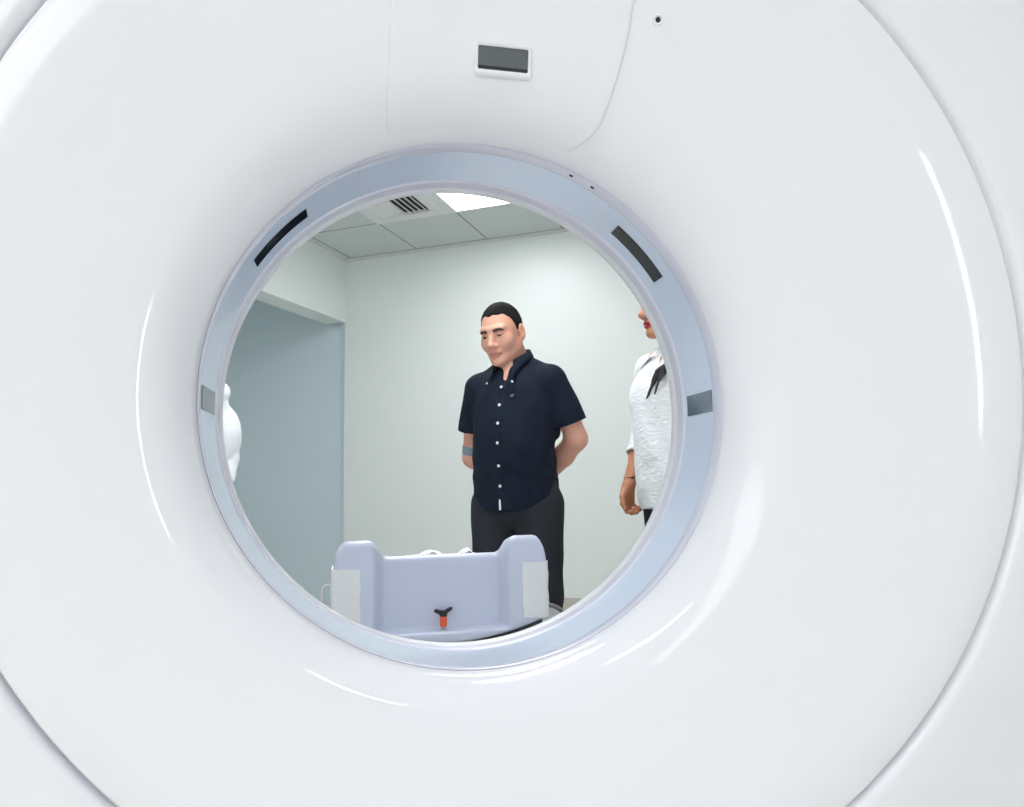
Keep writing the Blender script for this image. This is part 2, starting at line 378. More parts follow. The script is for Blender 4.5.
def lens_ring(prof): return MB().loft([[q+qx*r*math.cos(2*PI*k/24)+qz*r*math.sin(2*PI*k/24)+qn*h for k in range(24)] for r, h in prof], caps=True)
lens_ring([(.0075, -.002), (.0072, .0012), (.006, .0018), (.0045, .0012), (.0040, .0)]).build('sensor_bezel', M['shell'], gantry)
lens_ring([(.0035, -.001), (.0034, .0008), (.002, .0013)]).build('sensor_lens', M['dark'], gantry)
# ------------------------------------------------------------------ the patient table behind the bore
tb = empty('patient_table', rot((.185, 1.75, 0)), RY, 'grey plastic end of the patient table seen through the bore, white patches on both wings', 'patient table')
def ztop(x):
    a = abs(x)
    pts = [(0, .7745), (.138, .7745), (.146, .779), (.152, .789), (.166, .811), (.172, .816), (.18, .8185), (.228, .8185), (.238, .815), (.246, .806), (.254, .79), (.259, .768), (.262, .742)]
    return float(np.interp(a, *zip(*pts)))
def zbot(x): return .565+.052*(x/.262)**2
def sm(e0, e1, v):
    t = min(1, max(0, (v-e0)/(e1-e0))); return t*t*(3-2*t)
pos = sorted(set([round(v, 4) for v in list(np.linspace(0, .138, 14))+[.141, .144, .147, .15, .153, .157, .162, .166, .17, .175, .18, .19, .2, .21, .22, .228, .233, .238, .242, .246, .25, .254, .257, .2595, .2612, .262]]))
xs = [-v for v in pos[::-1]]+pos[1:]
def rows_of(b, t):
    up = [0, .03, .1, .2, .32, .44, .56, .66, .74, .81, .87, .915, .95, .975, .99, 1]
    if b < .592: lo = [b+(.592-b)*k for k in (0, .12, .3, .5, .75, 1)]+[.594, .596, .598, .600]
    else: lo = [b+(.612-b)*k/9.0 for k in range(10)]
    top = max(.602, lo[-1]+.002)
    return lo+[top+(t-top)*k for k in up]
zs = list(range(26))
front, back = [], []
for x in xs:
    b, t = zbot(x), ztop(x); cf, cb = [], []
    for z in rows_of(b, t):
        s = (z-b)/(t-b)
        d = min(t-z, z-b, (.262-abs(x))*1.0); r = .016
        y = r-math.sqrt(max(0, r*r-(r-min(d, r))**2))
        m = (1-sm(.140, .168, abs(x)))*sm(.593, .601, z)
        y = max(y, 0)+.045*m
        cf.append((x, y, z)); cb.append((x, .075, z-.010*sm(.6, 1, s)))
    front.append(cf); back.append(cb)
mb = MB(); n1 = len(zs)
vs = [p_ for c in front for p_ in c]+[p_ for c in back for p_ in c]; q = len(xs)*n1; fs = []
for i in range(len(xs)-1):
    for j in range(n1-1):
        a = i*n1+j; fs.append((a, a+n1, a+n1+1, a+1)); fs.append((q+a, q+a+1, q+a+n1+1, q+a+n1))
    for j in (0, n1-1):
        a = i*n1+j; fs.append((a, q+a, q+a+n1, a+n1))
for i in (0, len(xs)-1):
    for j in range(n1-1):
        a = i*n1+j; fs.append((a, a+1, q+a+1, q+a))
mb.add(vs, fs).build('end_cap', M['table'], tb, angle=50)
def wrap_pad(sx, z0, z1):
    w_ = [(.197, -.0035), (.25, -.0035), (.2585, -.001), (.2645, .006), (.2655, .014), (.2655, .10), (.2615, .10), (.2615, .016), (.2585, .008), (.25, .001), (.197, .001)]
    rs_ = []
    for k in range(9):
        z = z0+(z1-z0)*k/8; rs_.append([(sx*(x+.0012*math.sin(k*1.9+i)), y, z+.0018*math.sin(3*i+sx)*(k in (0, 8))) for i, (x, y) in enumerate(w_)])
    o = MB().loft(rs_, caps=True).build('tape_patch', M['pad'], tb, angle=50); o['label'] = 'white cloth-like tape patch'
wrap_pad(-1, .606, .752); wrap_pad(1, .618, .752)
pb = [(x, zbot(x)-.003) for x in np.linspace(-.25, .25, 21)]
MB().prism(pb+[(.25, .48), (-.25, .48)], .02, .13).build('bellows', M['black'], tb, angle=30)
def rbox(x, y0, y1, z0, z1, r):
    o = [(-x, z0), (x, z0)]+[(x-r+r*math.cos(a), z1-r+r*math.sin(a)) for a in np.linspace(0, PI/2, 8)]+[(-x+r+r*math.cos(a), z1-r+r*math.sin(a)) for a in np.linspace(PI/2, PI, 8)]
    return MB().prism(o, y0, y1)
base_ = rbox(.30, .16, 1.05, .10, .622, .07).build('base_cover', M['trim'], tb, bevel=.012); base_.location.x = .06
rbox(.29, .20, 1.0, 0, .11, .02).build('foot', M['seal'], tb, bevel=.008)
rail = []
for a in np.linspace(0, PI/2, 10): rail.append((.29+.069*math.cos(a), .152, .552+.069*math.sin(a)))
MB().tube(rail, .006, 8).build('cover_edge', M['seal'], tb)
# dished cradle and mattress
rs_ = []
for y in (.165, .24, .9, 1.0):
    rs_.append([(.2*c, y, .655-.035*(1-c*c)) for c in np.linspace(-1, 1, 13)]+[(.2*c, y, .637-.03*(1-c*c)) for c in np.linspace(1, -1, 13)])
MB().loft(rs_, caps=True).build('cradle', M['trim'], tb)
# release knob
kb = empty('release_knob', (.002, .022, .598)); kb.parent = tb; kb['label'] = 'orange and black wing knob'
for dx in (-.004, .004): MB().lathe([(0, -.012), (.0022, -.012), (.0026, -.009), (.0026, .012), (0, .012)], 12, (dx, 0, 0)).build('pin', M['steel'], kb)
MB().lathe([(0, .007), (.0075, .007), (.0088, .009), (.0088, .03), (.0082, .033), (0, .033)], 24).build('collar', M['orange'], kb)
g = MB().lathe([(0, .031), (.0085, .031), (.0095, .033), (.0092, .041), (.006, .045), (0, .046)], 24)
for sx, dz in ((-1, -.001), (1, .003)): g.tube([(0, 0, .038), (sx*.008, 0, .041+dz*.5), (sx*.016, 0, .045+dz), (sx*.021, 0, .046+dz), (sx*.0225, 0, .046+dz)], [.006, .0055, .0048, .0045, .002], 12)
g.build('wing_grip', M['black'], kb)
MB().box((-.15, .07, .742), (.15, .165, .764)).build('shelf', M['table'], tb, bevel=.004)
# crumpled paper on the ledge behind the top edge
def paper():
    nx, ny = 44, 14; vs, fs = [], []
    for i in range(nx+1):
        for j in range(ny+1):
            u, v_ = i/nx, j/ny; x = -.085+.185*u; y = .082+.075*v_
            ridge = .016*math.exp(-((x+.020)/.022)**2)+.017*math.exp(-((x-.072)/.014)**2)+.0025*abs(math.sin(x*90+2*math.sin(y*40)))+.002*math.sin(x*260+y*150)
            vs.append((x+.004*math.sin(9*v_), y+.004*math.sin(13*u), .7652+max(.0004, ridge*(.35+.65*math.sin(PI*min(1, .2+v_*.9))))))
    for i in range(nx):
        for j in range(ny):
            a = i*(ny+1)+j; fs.append((a, a+ny+1, a+ny+2, a+1))
    o = MB().add(vs, fs).build('paper_sheet', M['paper'], None, angle=180)
    so = o.modifiers.new('thickness', 'SOLIDIFY'); so.thickness = .0006
    o.location = tb.location; o.rotation_euler = (0, 0, RY)
    tag(o, 'crumpled white paper peeping over the top edge of the grey table end', 'paper')
paper()
cb_ = MB().tube(curve_pts([(-.268, .05, .712), (-.276, .05, .713), (-.284, .05, .708), (-.288, .05, .695), (-.289, .05, .63), (-.29, .06, .4), (-.30, .08, .1), (-.33, .10, .004), (-.45, .2, .004)], 10), .0028, 8).build('cable', M['trim'])
cb_.location = tb.location; cb_.rotation_euler = (0, 0, RY)
tag(cb_, 'thin white cable looping down beside the white patch of the grey table end', 'cable')
# ------------------------------------------------------------------ people: bodies grown as one surface from a distance field
V3 = lambda p_: np.array(p_, float)
class Head:
    def __init__(s, c, yaw, pitch, tilt=0, k=1.0):
        m = Matrix.Rotation(yaw, 3, 'Z') @ Matrix.Rotation(pitch, 3, 'X') @ Matrix.Rotation(tilt, 3, 'Y')
        s.c = V3(c); s.R = np.array(m); s.k = k
    def w(s, p_): return s.c+s.k*(s.R @ V3(p_))
    def inv(s, P): return ((P-s.c) @ s.R)/s.k
def rc(a, b, ra, rb, op='+', k=.02): return (op, k, 'rc', V3(a), V3(b), ra, rb)
def el(c, r, R=None, op='+', k=.02): return (op, k, 'el', V3(c), V3(r), R)
def field(axes, prims):
    X, Y, Z = axes; D = np.full((len(X), len(Y), len(Z)), 9.0)
    for pr in prims:
        op, k, kind = pr[:3]
        if kind == 'rc':
            a, b, ra, rb = pr[3:]; R_ = max(ra, rb); lo = np.minimum(a, b)-R_; hi = np.maximum(a, b)+R_
        else:
            c, r, RR = pr[3:]; R_ = max(r); lo, hi = c-R_, c+R_
        m = k+.03; sl = []
        for ax, l, h in zip(axes, lo, hi):
            i0, i1 = np.searchsorted(ax, l-m), np.searchsorted(ax, h+m); sl.append(slice(i0, i1))
        if any(q_.stop <= q_.start for q_ in sl): continue
        x = X[sl[0]][:, None, None]; y = Y[sl[1]][None, :, None]; z = Z[sl[2]][None, None, :]
        if kind == 'rc':
            ba = b-a; l2 = max(ba @ ba, 1e-12)
            h = np.clip(((x-a[0])*ba[0]+(y-a[1])*ba[1]+(z-a[2])*ba[2])/l2, 0, 1)
            d = np.sqrt((x-a[0]-ba[0]*h)**2+(y-a[1]-ba[1]*h)**2+(z-a[2]-ba[2]*h)**2)-(ra+(rb-ra)*h)
        else:
            px_, py_, pz_ = x-c[0], y-c[1], z-c[2]
            if RR is not None:
                px_, py_, pz_ = (px_*RR[0][0]+py_*RR[1][0]+pz_*RR[2][0]), (px_*RR[0][1]+py_*RR[1][1]+pz_*RR[2][1]), (px_*RR[0][2]+py_*RR[1][2]+pz_*RR[2][2])
            k0 = np.sqrt((px_/r[0])**2+(py_/r[1])**2+(pz_/r[2])**2); k1 = np.sqrt((px_/r[0]**2)**2+(py_/r[1]**2)**2+(pz_/r[2]**2)**2)+1e-9
            d = k0*(k0-1)/k1
        S_ = D[sl[0], sl[1], sl[2]]
        if op == '+':
            h = np.clip(.5+.5*(S_-d)/k, 0, 1); D[sl[0], sl[1], sl[2]] = S_+(d-S_)*h-k*h*(1-h)
        else:
            h = np.clip(.5-.5*(S_+d)/k, 0, 1); D[sl[0], sl[1], sl[2]] = S_+(-d-S_)*h+k*h*(1-h)
    return D
def nets(axes, D):
    X, Y, Z = axes; ins = D < 0
    nx, ny, nz = D.shape
    acc = np.zeros((nx-1, ny-1, nz-1, 3)); cnt = np.zeros((nx-1, ny-1, nz-1))
    def corner(A, i, j, k): return A[i:nx-1+i, j:ny-1+j, k:nz-1+k]
    s_ = sum(corner(ins, i, j, k).astype(np.int8) for i in (0, 1) for j in (0, 1) for k in (0, 1))
    cell = np.argwhere((s_ > 0) & (s_ < 8)); idx = -np.ones(s_.shape, int); idx[tuple(cell.T)] = np.arange(len(cell))
    pos_ = np.zeros((len(cell), 3)); n_ = np.zeros(len(cell)); i, j, k = cell.T
    for ax in range(3):
        for u in (0, 1):
            for v_ in (0, 1):
                o0 = [0, 0, 0]; oth = [q_ for q_ in range(3) if q_ != ax]; o0[oth[0]] = u; o0[oth[1]] = v_; o1 = list(o0); o1[ax] = 1
                a = D[i+o0[0], j+o0[1], k+o0[2]]; b = D[i+o1[0], j+o1[1], k+o1[2]]; m = (a < 0) != (b < 0)
                t = np.where(m, a/np.where(a == b, 1, a-b), 0)
                P = np.stack([X[i+o0[0]], Y[j+o0[1]], Z[k+o0[2]]], 1).astype(float); A = axes[ax]; ii = (i, j, k)[ax]
                P[:, ax] += (A[ii+1]-A[ii])*t
                pos_[m] += P[m]; n_ += m
    pos_ /= n_[:, None]
    faces = []
    for ax in range(3):
        a, b = [q_ for q_ in range(3) if q_ != ax]
        sl0 = [slice(None)]*3; sl1 = [slice(None)]*3; sl0[ax] = slice(0, -1); sl1[ax] = slice(1, None)
        d0, d1 = ins[tuple(sl0)], ins[tuple(sl1)]
        e = np.argwhere(d0 != d1); e = e[(e[:, a] > 0) & (e[:, b] > 0) & (e[:, a] < D.shape[a]-1) & (e[:, b] < D.shape[b]-1)]
        f = d0[tuple(e.T)]
        def cell_id(da, db):
            c = e.copy(); c[:, a] -= da; c[:, b] -= db; return idx[tuple(c.T)]
        q_ = np.stack([cell_id(1, 1), cell_id(0, 1), cell_id(0, 0), cell_id(1, 0)], 1)
        flip = f if ax != 1 else ~f
        q_[~flip] = q_[~flip][:, ::-1]; faces.append(q_)
    return pos_, np.concatenate(faces)
def axis(*segs):
    out = []
    for a, b, st_ in segs: out += list(np.arange(a, b-1e-9, st_))
    return np.array(out+[segs[-1][1]])
def skin(name, prims, axes, m, parent, post=None, smooth_it=2, warp=None):
    D = field(axes, prims)
    if post: D = post(axes[0][:, None, None], axes[1][None, :, None], axes[2][None, None, :], D)
    v_, f = nets(axes, D)
    # light smoothing along the surface
    e = np.concatenate([f[:, [0, 1]], f[:, [1, 2]], f[:, [2, 3]], f[:, [3, 0]]]); 
    for _ in range(smooth_it):
        s_ = np.zeros_like(v_); c = np.zeros(len(v_))
        for a, b in ((0, 1), (1, 0)):
            for q_ in range(3): s_[:, q_] += np.bincount(e[:, a], v_[e[:, b], q_], len(v_))
            c += np.bincount(e[:, a], minlength=len(v_))
        v_ = v_*.5+.5*s_/c[:, None]
    me = bpy.data.meshes.new(name); me.vertices.add(len(v_)); me.vertices.foreach_set('co', v_.astype(np.float32).ravel())
    me.loops.add(f.size); me.loops.foreach_set('vertex_index', f.astype(np.int32).ravel()); me.polygons.add(len(f))
    me.polygons.foreach_set('loop_start', np.arange(0, f.size, 4, dtype=np.int32))
    try: me.polygons.foreach_set('loop_total', np.full(len(f), 4, dtype=np.int32))
    except Exception: pass
    me.update(calc_edges=True); me.validate()
    return link(name, me, m, parent, angle=180), v_, f
def head_prims(H, neck, female=False, nr=.058):
    w = H.w; k = H.k; R = H.R; o = []
    E = lambda c, r, op='+', kk=.012: o.append(el(w(c), V3(r)*k, R, op, kk))
    Rr = lambda a, b, ra, rb, op='+', kk=.012: o.append(rc(w(a), w(b), ra*k, rb*k, op, kk))
    jw = .86 if female else 1.0
    o.append(rc(neck, w((0, .028, -.045)), nr*1.08, nr*.98, '+', .02))
    E((0, .010 if not female else .018, .036), (.077, .091 if not female else .099, .088)); E((0, -.022, -.02), (.066*(.5+.5*jw), .076, .092), kk=.025)
    for sx in (-1, 1):
        Rr((sx*.050*jw, .005, -.052), (sx*.014, -.068, -.099), .024, .019, kk=.025)
        E((sx*.042, -.058, -.028), (.024, .026, .030), kk=.02)
        Rr((sx*.012, -.086, .024), (sx*.046, -.072, .024), .012, .011, kk=.012)
        E((sx*.032, -.099, .001), (.0175, .014, .0115), '-', .012)
        E((sx*.032, -.0805, .0055), (.0165, .0135, .0095), kk=.004); E((sx*.032, -.0795, -.0095), (.0155, .0125, .0075), kk=.004)
        E((sx*.082, .014, -.004), (.010, .019, .032), kk=.006); E((sx*.088, .004, -.002), (.006, .010, .018), '-', .006); E((sx*.078, .008, -.03), (.008, .010, .012), kk=.006)
        E((sx*.0145, -.099, -.041), (.0095, .012, .0085), kk=.006)
    Rr((0, -.088, .016), (0, -.108, -.033), .008, .0125, kk=.012); E((0, -.112, -.036), (.0125, .012, .011), kk=.008)
    E((0, -.086, -.064), (.028, .016, .014), kk=.012)
    E((0, -.094, -.0665), (.024, .011, .0062), kk=.004); E((0, -.0925, -.0775), (.0205, .0115, .007), kk=.004)
    E((0, -.1065, -.0718), (.026, .010, .0013), '-', .003)
    E((0, -.080, -.103), (.021, .018, .016), kk=.015)
    return o
def hand_prims(w_, d, n, side, curl=.5, k=1.0, thumb=.5):
    w_ = V3(w_); d = V3(d)/np.linalg.norm(d); n = V3(n); n = n-d*(n @ d); n /= np.linalg.norm(n); u = np.cross(d, n)*side
    o = []; L = ((.040, .026, .020), (.044, .029, .021), (.041, .027, .020), (.032, .020, .018))
    for i in range(4):
        a = w_+u*(.015-.010*i)*k; b = w_+d*(.080-.004*abs(i-1))*k+u*(.030-.020*i)*k
        o.append(rc(a, b, .0145*k, .0115*k, '+', .012)); an = curl*(.75+.12*i); p0 = b
        for j, l in enumerate(L[i]):
            dd = d*math.cos(an)+n*math.sin(an)+u*(.06-.04*i); dd /= np.linalg.norm(dd); p1 = p0+dd*l*k
            o.append(rc(p0, p1, (.0088-.0009*j)*k, (.0082-.0009*j)*k, '+', .003)); p0 = p1; an += curl
    a = w_+d*.018*k+u*.020*k; b = a+(d*.62+u*.62+n*.45*thumb)*.048*k; c = b+(d*.85+u*.10+n*.75*thumb)*.030*k; e = c+(d*.8-u*.15+n*.8*thumb)*.024*k
    o += [rc(a, b, .0155*k, .0115*k, '+', .01), rc(b, c, .0105*k, .0095*k, '+', .003), rc(c, e, .0095*k, .008*k, '+', .003)]
    return o
def eyes(H, parent, gaze=(0, -.9, -.45)):
    g_ = Vector(gaze).normalized()
    for sx in (-1, 1):
        bm = bmesh.new(); bmesh.ops.create_uvsphere(bm, u_segments=24, v_segments=16, radius=.0108); me = bpy.data.meshes.new('eye'); bm.to_mesh(me); bm.free()
        q_ = Vector((0, 0, 1)).rotation_difference(g_)
        me.transform(q_.to_matrix().to_4x4())
        R4 = Matrix(H.R.tolist()).to_4x4(); c = H.w((sx*.032, -.0815, -.0025))
        o = link('eye', me, [M['eye'], M['iris']], parent, angle=180); me.transform(Matrix.Translation(c) @ R4 @ Matrix.Scale(H.k, 4))
        gw = R4.to_3x3() @ g_
        for p_ in me.polygons: p_.material_index = 1 if p_.normal.dot(gw) > .72 else 0
def brows(H, parent, m, r=.0042):
    for sx in (-1, 1):
        pts = [H.w(q_) for q_ in ((sx*.014, -.0985, .0165), (sx*.025, -.0975, .0195), (sx*.038, -.0915, .0205), (sx*.050, -.0805, .0150))]
        MB().tube(curve_pts([Vector(p_) for p_ in pts], 5), [r*H.k*(.75+.5*math.sin(PI*min(1, .15+i/16))) for i in range(16)], 8).build('eyebrow', m, parent, angle=180)
def paint(o, v_, f, H, lipmat, lh=.0118):
    o.data.materials.append(lipmat); c = H.inv(v_[f].mean(1))
    m = (c[:, 1] < -.078) & (((c[:, 2]+.0718)/lh)**2+(c[:, 0]/.0275)**2 < 1)
    o.data.polygons.foreach_set('material_index', m.astype(np.int32))
def wrinkle(x, y, z, amp, s_=1.0):
    return amp*(np.sin(31*s_*z+9*x+3*np.sin(17*s_*x+6*y))*.5+np.sin(47*s_*z-21*x+2.5*np.sin(23*y+11*z))*.3+np.sin(63*s_*(x*.7+z*.5)+19*y)*.2)
def facing(p_, yaw):
    v_ = Vector((-p_.x, -p_.y)).normalized(); return math.atan2(v_.x, -v_.y)+yaw

# --- the man
mp_ = at(516, 485, 2.92); man = empty('person', (mp_.x, mp_.y, 0), facing(mp_, math.radians(-24)), 'man in navy short-sleeved button shirt and dark trousers, hands behind his back', 'person')
H = Head((-.032, -.04, 1.573), math.radians(-3), math.radians(15), math.radians(-3), 1.06)
arms = {1: ((.178, .012, 1.362), (.243, .075, 1.125), (.06, .185, .965)), -1: ((-.182, .012, 1.355), (-.236, .075, 1.065), (-.055, .215, .935))}
body = head_prims(H, (0, .028, 1.43), nr=.063)
body += [el((0, .005, 1.27), (.15, .105, .19)), rc((-.11, .012, 1.365), (.11, .012, 1.365), .05, .05), rc((0, .03, 1.44), (.13, .015, 1.375), .045, .036), rc((0, .03, 1.44), (-.13, .015, 1.37), .045, .036), rc((0, -.005, 1.43), (0, -.052, 1.32), .05, .05, '+', .03),
         el((0, -.015, 1.07), (.155, .118, .18)), el((0, .01, .92), (.16, .11, .12))]
for sx in (-1, 1):
    body += [rc((sx*.09, .005, .87), (sx*.105, -.005, .49), .085, .052), rc((sx*.105, -.005, .49), (sx*.115, .03, .09), .052, .036), rc((sx*.115, .045, .05), (sx*.135, -.13, .032), .032, .026)]
    s_, e_, w_ = arms[sx]
    body += [rc(s_, V3(s_)*.5+V3(e_)*.5, .044, .047), rc(V3(s_)*.5+V3(e_)*.5, e_, .047, .046), rc(e_, np.array(e_)*.6+np.array(w_)*.4, .045, .044), rc(np.array(e_)*.6+np.array(w_)*.4, w_, .044, .028)]
body += hand_prims(arms[1][2], (-.8, .25, -.35), (0, .8, -.6), 1, .45)
body += hand_prims(arms[-1][2], (.75, .1, -.65), (0, 1, 0), 1, .35)
hx = axis((-.36, -.12, .006), (-.12, .12, .003), (.12, .36, .006)); hy = axis((-.19, .05, .003), (.05, .32, .005)); hz = axis((-.0, .9, .008), (.9, 1.03, .005), (1.03, 1.42, .007), (1.42, 1.74, .003))
bo, v_, f = skin('body', body, (hx, hy, hz), M['skin'], man); paint(bo, v_, f, H, M['lip'], .0082)
eyes(H, man); brows(H, man, M['brow'], .0047)
def hair_short(x, y, z, D):
    P = np.stack(np.broadcast_arrays(x, y, z), -1); L = H.inv(P.reshape(-1, 3)).reshape(P.shape); lx, ly, lz = L[..., 0], L[..., 1], L[..., 2]
    line = np.interp(ly, [-.10, -.072, -.052, -.036, -.022, -.012, .012, .03, .06, .10], [.089, .085, .074, .058, .030, .004, .010, .0, -.045, -.06])
    line = line+np.where(ly < -.04, -.010*np.exp(-(lx/.028)**2)+.006*np.sin(lx*170)*.5, 0)
    return np.maximum(D+.0012*np.sin(lx*300)*np.sin(ly*260)*np.sin(lz*240), (line-lz)*.8)
cap = [el(H.w((0, .010, .034)), V3((.0795, .0940, .0930))*H.k, H.R, '+', .01), el(H.w((0, -.022, -.02)), V3((.0675, .0775, .0955))*H.k, H.R, '+', .02)]
skin('hair', cap, (axis((-.13, .12, .003)), axis((-.18, .11, .003)), axis((1.50, 1.74, .003))), M['hair'], man, post=hair_short, smooth_it=1)
# shirt
arm_dir = {sx: (V3(arms[sx][1])-V3(arms[sx][0]))/np.linalg.norm(V3(arms[sx][1])-V3(arms[sx][0])) for sx in (-1, 1)}
sl_end = {sx: V3(arms[sx][0])+arm_dir[sx]*.185+V3((sx*.004, -.003, 0)) for sx in (-1, 1)}
shp = [el((0, .0, 1.255), (.178, .130, .2)), rc((0, .015, 1.375), (.15, .012, 1.358), .07, .064, '+', .03), rc((0, .015, 1.375), (-.15, .012, 1.352), .07, .064, '+', .03), rc((0, .03, 1.455), (.15, .015, 1.388), .055, .036, '+', .03), rc((0, .03, 1.455), (-.15, .015, 1.383), .055, .036, '+', .03),
       el((0, -.02, 1.10), (.176, .145, .22), None, '+', .05), rc((0, 0, 1.0), (0, .0, .78), .1, .1), el((0, .0, .92), (.184, .138, .24), None, '+', .05)]
for sx in (-1, 1): shp.append(rc(V3(arms[sx][0])+V3((-sx*.01, 0, 0)), sl_end[sx]+arm_dir[sx]*.05, .064, .071, '+', .025))
shp += [rc((0, -.085, 1.475), (.004, -.112, 1.345), .050, .006, '-', .006), rc((0, .012, 1.42), (0, -.02, 1.60), .068, .085, '-', .006)]
for sx in (-1, 1): shp.append(rc(sl_end[sx]-arm_dir[sx]*.03, sl_end[sx]+arm_dir[sx]*.03, .054, .055, '-', .004))
def shirt_post(x, y, z, D):
    D = D+wrinkle(x, y, z, .0035, .7)+.0022*np.sin(70*z+40*x)*np.exp(-((z-1.0)/.1)**2)
    hem = .835+.05*np.clip((np.abs(x)-.02)/.15, 0, 1)**2+.02*np.clip(-y/.1, -1, 0)*0
    D = np.maximum(D, hem-z)
    for sx in (-1, 1):
        d = (x-sl_end[sx][0])*arm_dir[sx][0]+(y-sl_end[sx][1])*arm_dir[sx][1]+(z-sl_end[sx][2])*arm_dir[sx][2]
        D = np.where(x*sx > .175, np.maximum(D, d), D)
    # buttoned front edge: a shallow raised band
    D = D-.0022*((np.abs(x+.006) < .016) & (y < 0) & (z < 1.37))
    return D
sho, _, _ = skin('shirt', shp, (axis((-.36, .36, .005)), axis((-.2, .2, .005)), axis((.80, 1.50, .005))), M['navy'], man, post=shirt_post, smooth_it=2)
def collar(parent):
    rows = []
    for i in range(61):
        u = -1+2*i/60; a = PI/2+u*2.72; au = abs(u); sx = math.cos(a)
        t = Vector((.067*math.cos(a)-.004, .008+.074*math.sin(a), 1.520-.070*au**2)); b = Vector((.090*math.cos(a)-.004, .008+.099*math.sin(a), 1.462-.042*au**2)); inn = Vector((.062*math.cos(a), .014+.072*math.sin(a), 1.435-.025*au**2))
        w_ = max(0, (au-.70)/.30)**1.4; sg = -1 if u > 0 else 1
        b = b.lerp(Vector((sg*.056, -.142, 1.352)), w_)
        m_ = t.lerp(b, .5)+Vector((math.cos(a), math.sin(a), .3))*.006
        tt = t+Vector((math.cos(a)*.004, math.sin(a)*.004, .003))
        rows.append([inn, t, tt, m_, b])
    o = MB().loft(rows, closed=False).build('collar', M['navy'], parent, angle=180)
    so = o.modifiers.new('thickness', 'SOLIDIFY'); so.thickness = .003
    return o
col = collar(sho)
def bvh_of(o):
    bm = bmesh.new(); bm.from_mesh(o.data); t = BVHTree.FromBMesh(bm); bm.free(); return t
sb = bvh_of(sho)
def button(x, z, parent, r=.0062, tree=sb, dy=0):
    h_, n_, _, _ = tree.ray_cast(Vector((x, -.5, z)), Vector((0, 1, 0)))
    if h_ is None: h_, n_ = tree.find_nearest(Vector((x, -.2, z)))[:2]
    if n_.y > 0: n_ = -n_
    MB().lathe([(0, -.001), (r, -.001), (r, .001), (r*.8, .0018), (r*.55, .0013), (0, .0013)], 14, h_+Vector((0, dy, 0)), n_).build('button', M['button'], parent)
for z in (1.337, 1.262, 1.187, 1.108, 1.018, .938): button(-.004, z, sho)
cbv = bvh_of(col)
for sx in (-1, 1): button(sx*.052, 1.362, col, .005, cbv, -.003)
h_, n_, _, _ = sb.ray_cast(Vector((-.008, -.5, .868)), Vector((0, 1, 0)))
MB().box((-.0035, -.003, -.024), (.0035, .002, .024)).build('hem_tab', M['button'], sho, smooth=False).location = h_
sho.children[-1]['label'] = 'small white fabric tab'
# microphone clipped on the placket
h_, n_, _, _ = sb.ray_cast(Vector((.048, -.5, 1.295)), Vector((0, 1, 0)))
mc = empty('lapel_microphone', man.matrix_basis @ (h_+n_*.004), man.rotation_euler.z, 'tiny lapel microphone clipped to the front of the navy shirt', 'microphone')
MB().lathe([(0, -.006), (.005, -.006), (.006, -.002), (.006, .004), (.003, .007), (0, .007)], 14, (0, -.003, 0), (1, -.2, .15)).build('capsule', M['steel'], mc)
MB().box((.004, -.004, -.010), (.011, .004, .008)).build('clip', M['black'], mc, bevel=.002)
# trousers, belt line hidden, shoes
trp = [el((0, .012, .94), (.172, .125, .13)), el((0, .012, .87), (.178, .122, .12))]
for sx in (-1, 1): trp += [rc((sx*.098, .005, .86), (sx*.112, -.005, .49), .104, .078, '+', .02), rc((sx*.112, -.005, .49), (sx*.118, .02, .07), .078, .07, '+', .02)]
def trouser_post(x, y, z, D):
    D = D+.0030*np.sin(38*z+20*np.abs(x)+8*y)*np.exp(-((z-.48)/.12)**2)+wrinkle(x, y, z, .002, .8)-.002*np.exp(-((np.abs(x)-.115)/.006)**2)*(y < 0)*(z < .8)
    return np.maximum(D, .05-z)
skin('trousers', trp, (axis((-.24, .24, .006)), axis((-.16, .18, .006)), axis((.02, 1.02, .006))), M['charcoal'], man, post=trouser_post)
def shoes(parent, m, xs_, k=1.0):
    for sx in (-1, 1):
        x = xs_*sx
        pr = [rc((x, .055, .045), (x+sx*.01, -.02, .05), .04*k, .042*k), rc((x+sx*.01, -.02, .045), (x+sx*.022, -.15, .035), .044*k, .040*k), rc((x, .05, .06), (x, .035, .095), .042*k, .040*k)]
        def pst(X_, Y_, Z_, D): return np.maximum(D, -Z_+.001)-.0035*(Z_ < .016)
        skin('shoe', pr, (axis((x-.08, x+.1, .005)), axis((-.22, .13, .005)), axis((-.01, .16, .004))), m, parent, post=pst, smooth_it=1)
shoes(man, M['shoe'], .117)
# grey-blue band on his forearm
s_, e_, w_ = [V3(q_) for q_ in arms[-1]]; d_ = (w_-e_)/np.linalg.norm(w_-e_)
d_ = (e_-s_)/np.linalg.norm(e_-s_); c_ = e_-d_*.030
MB().tube([c_-d_*.022, c_-d_*.020, c_+d_*.020, c_+d_*.022], [.0482, .0496, .0494, .0478], 28).build('armband', M['band_grey'], man)

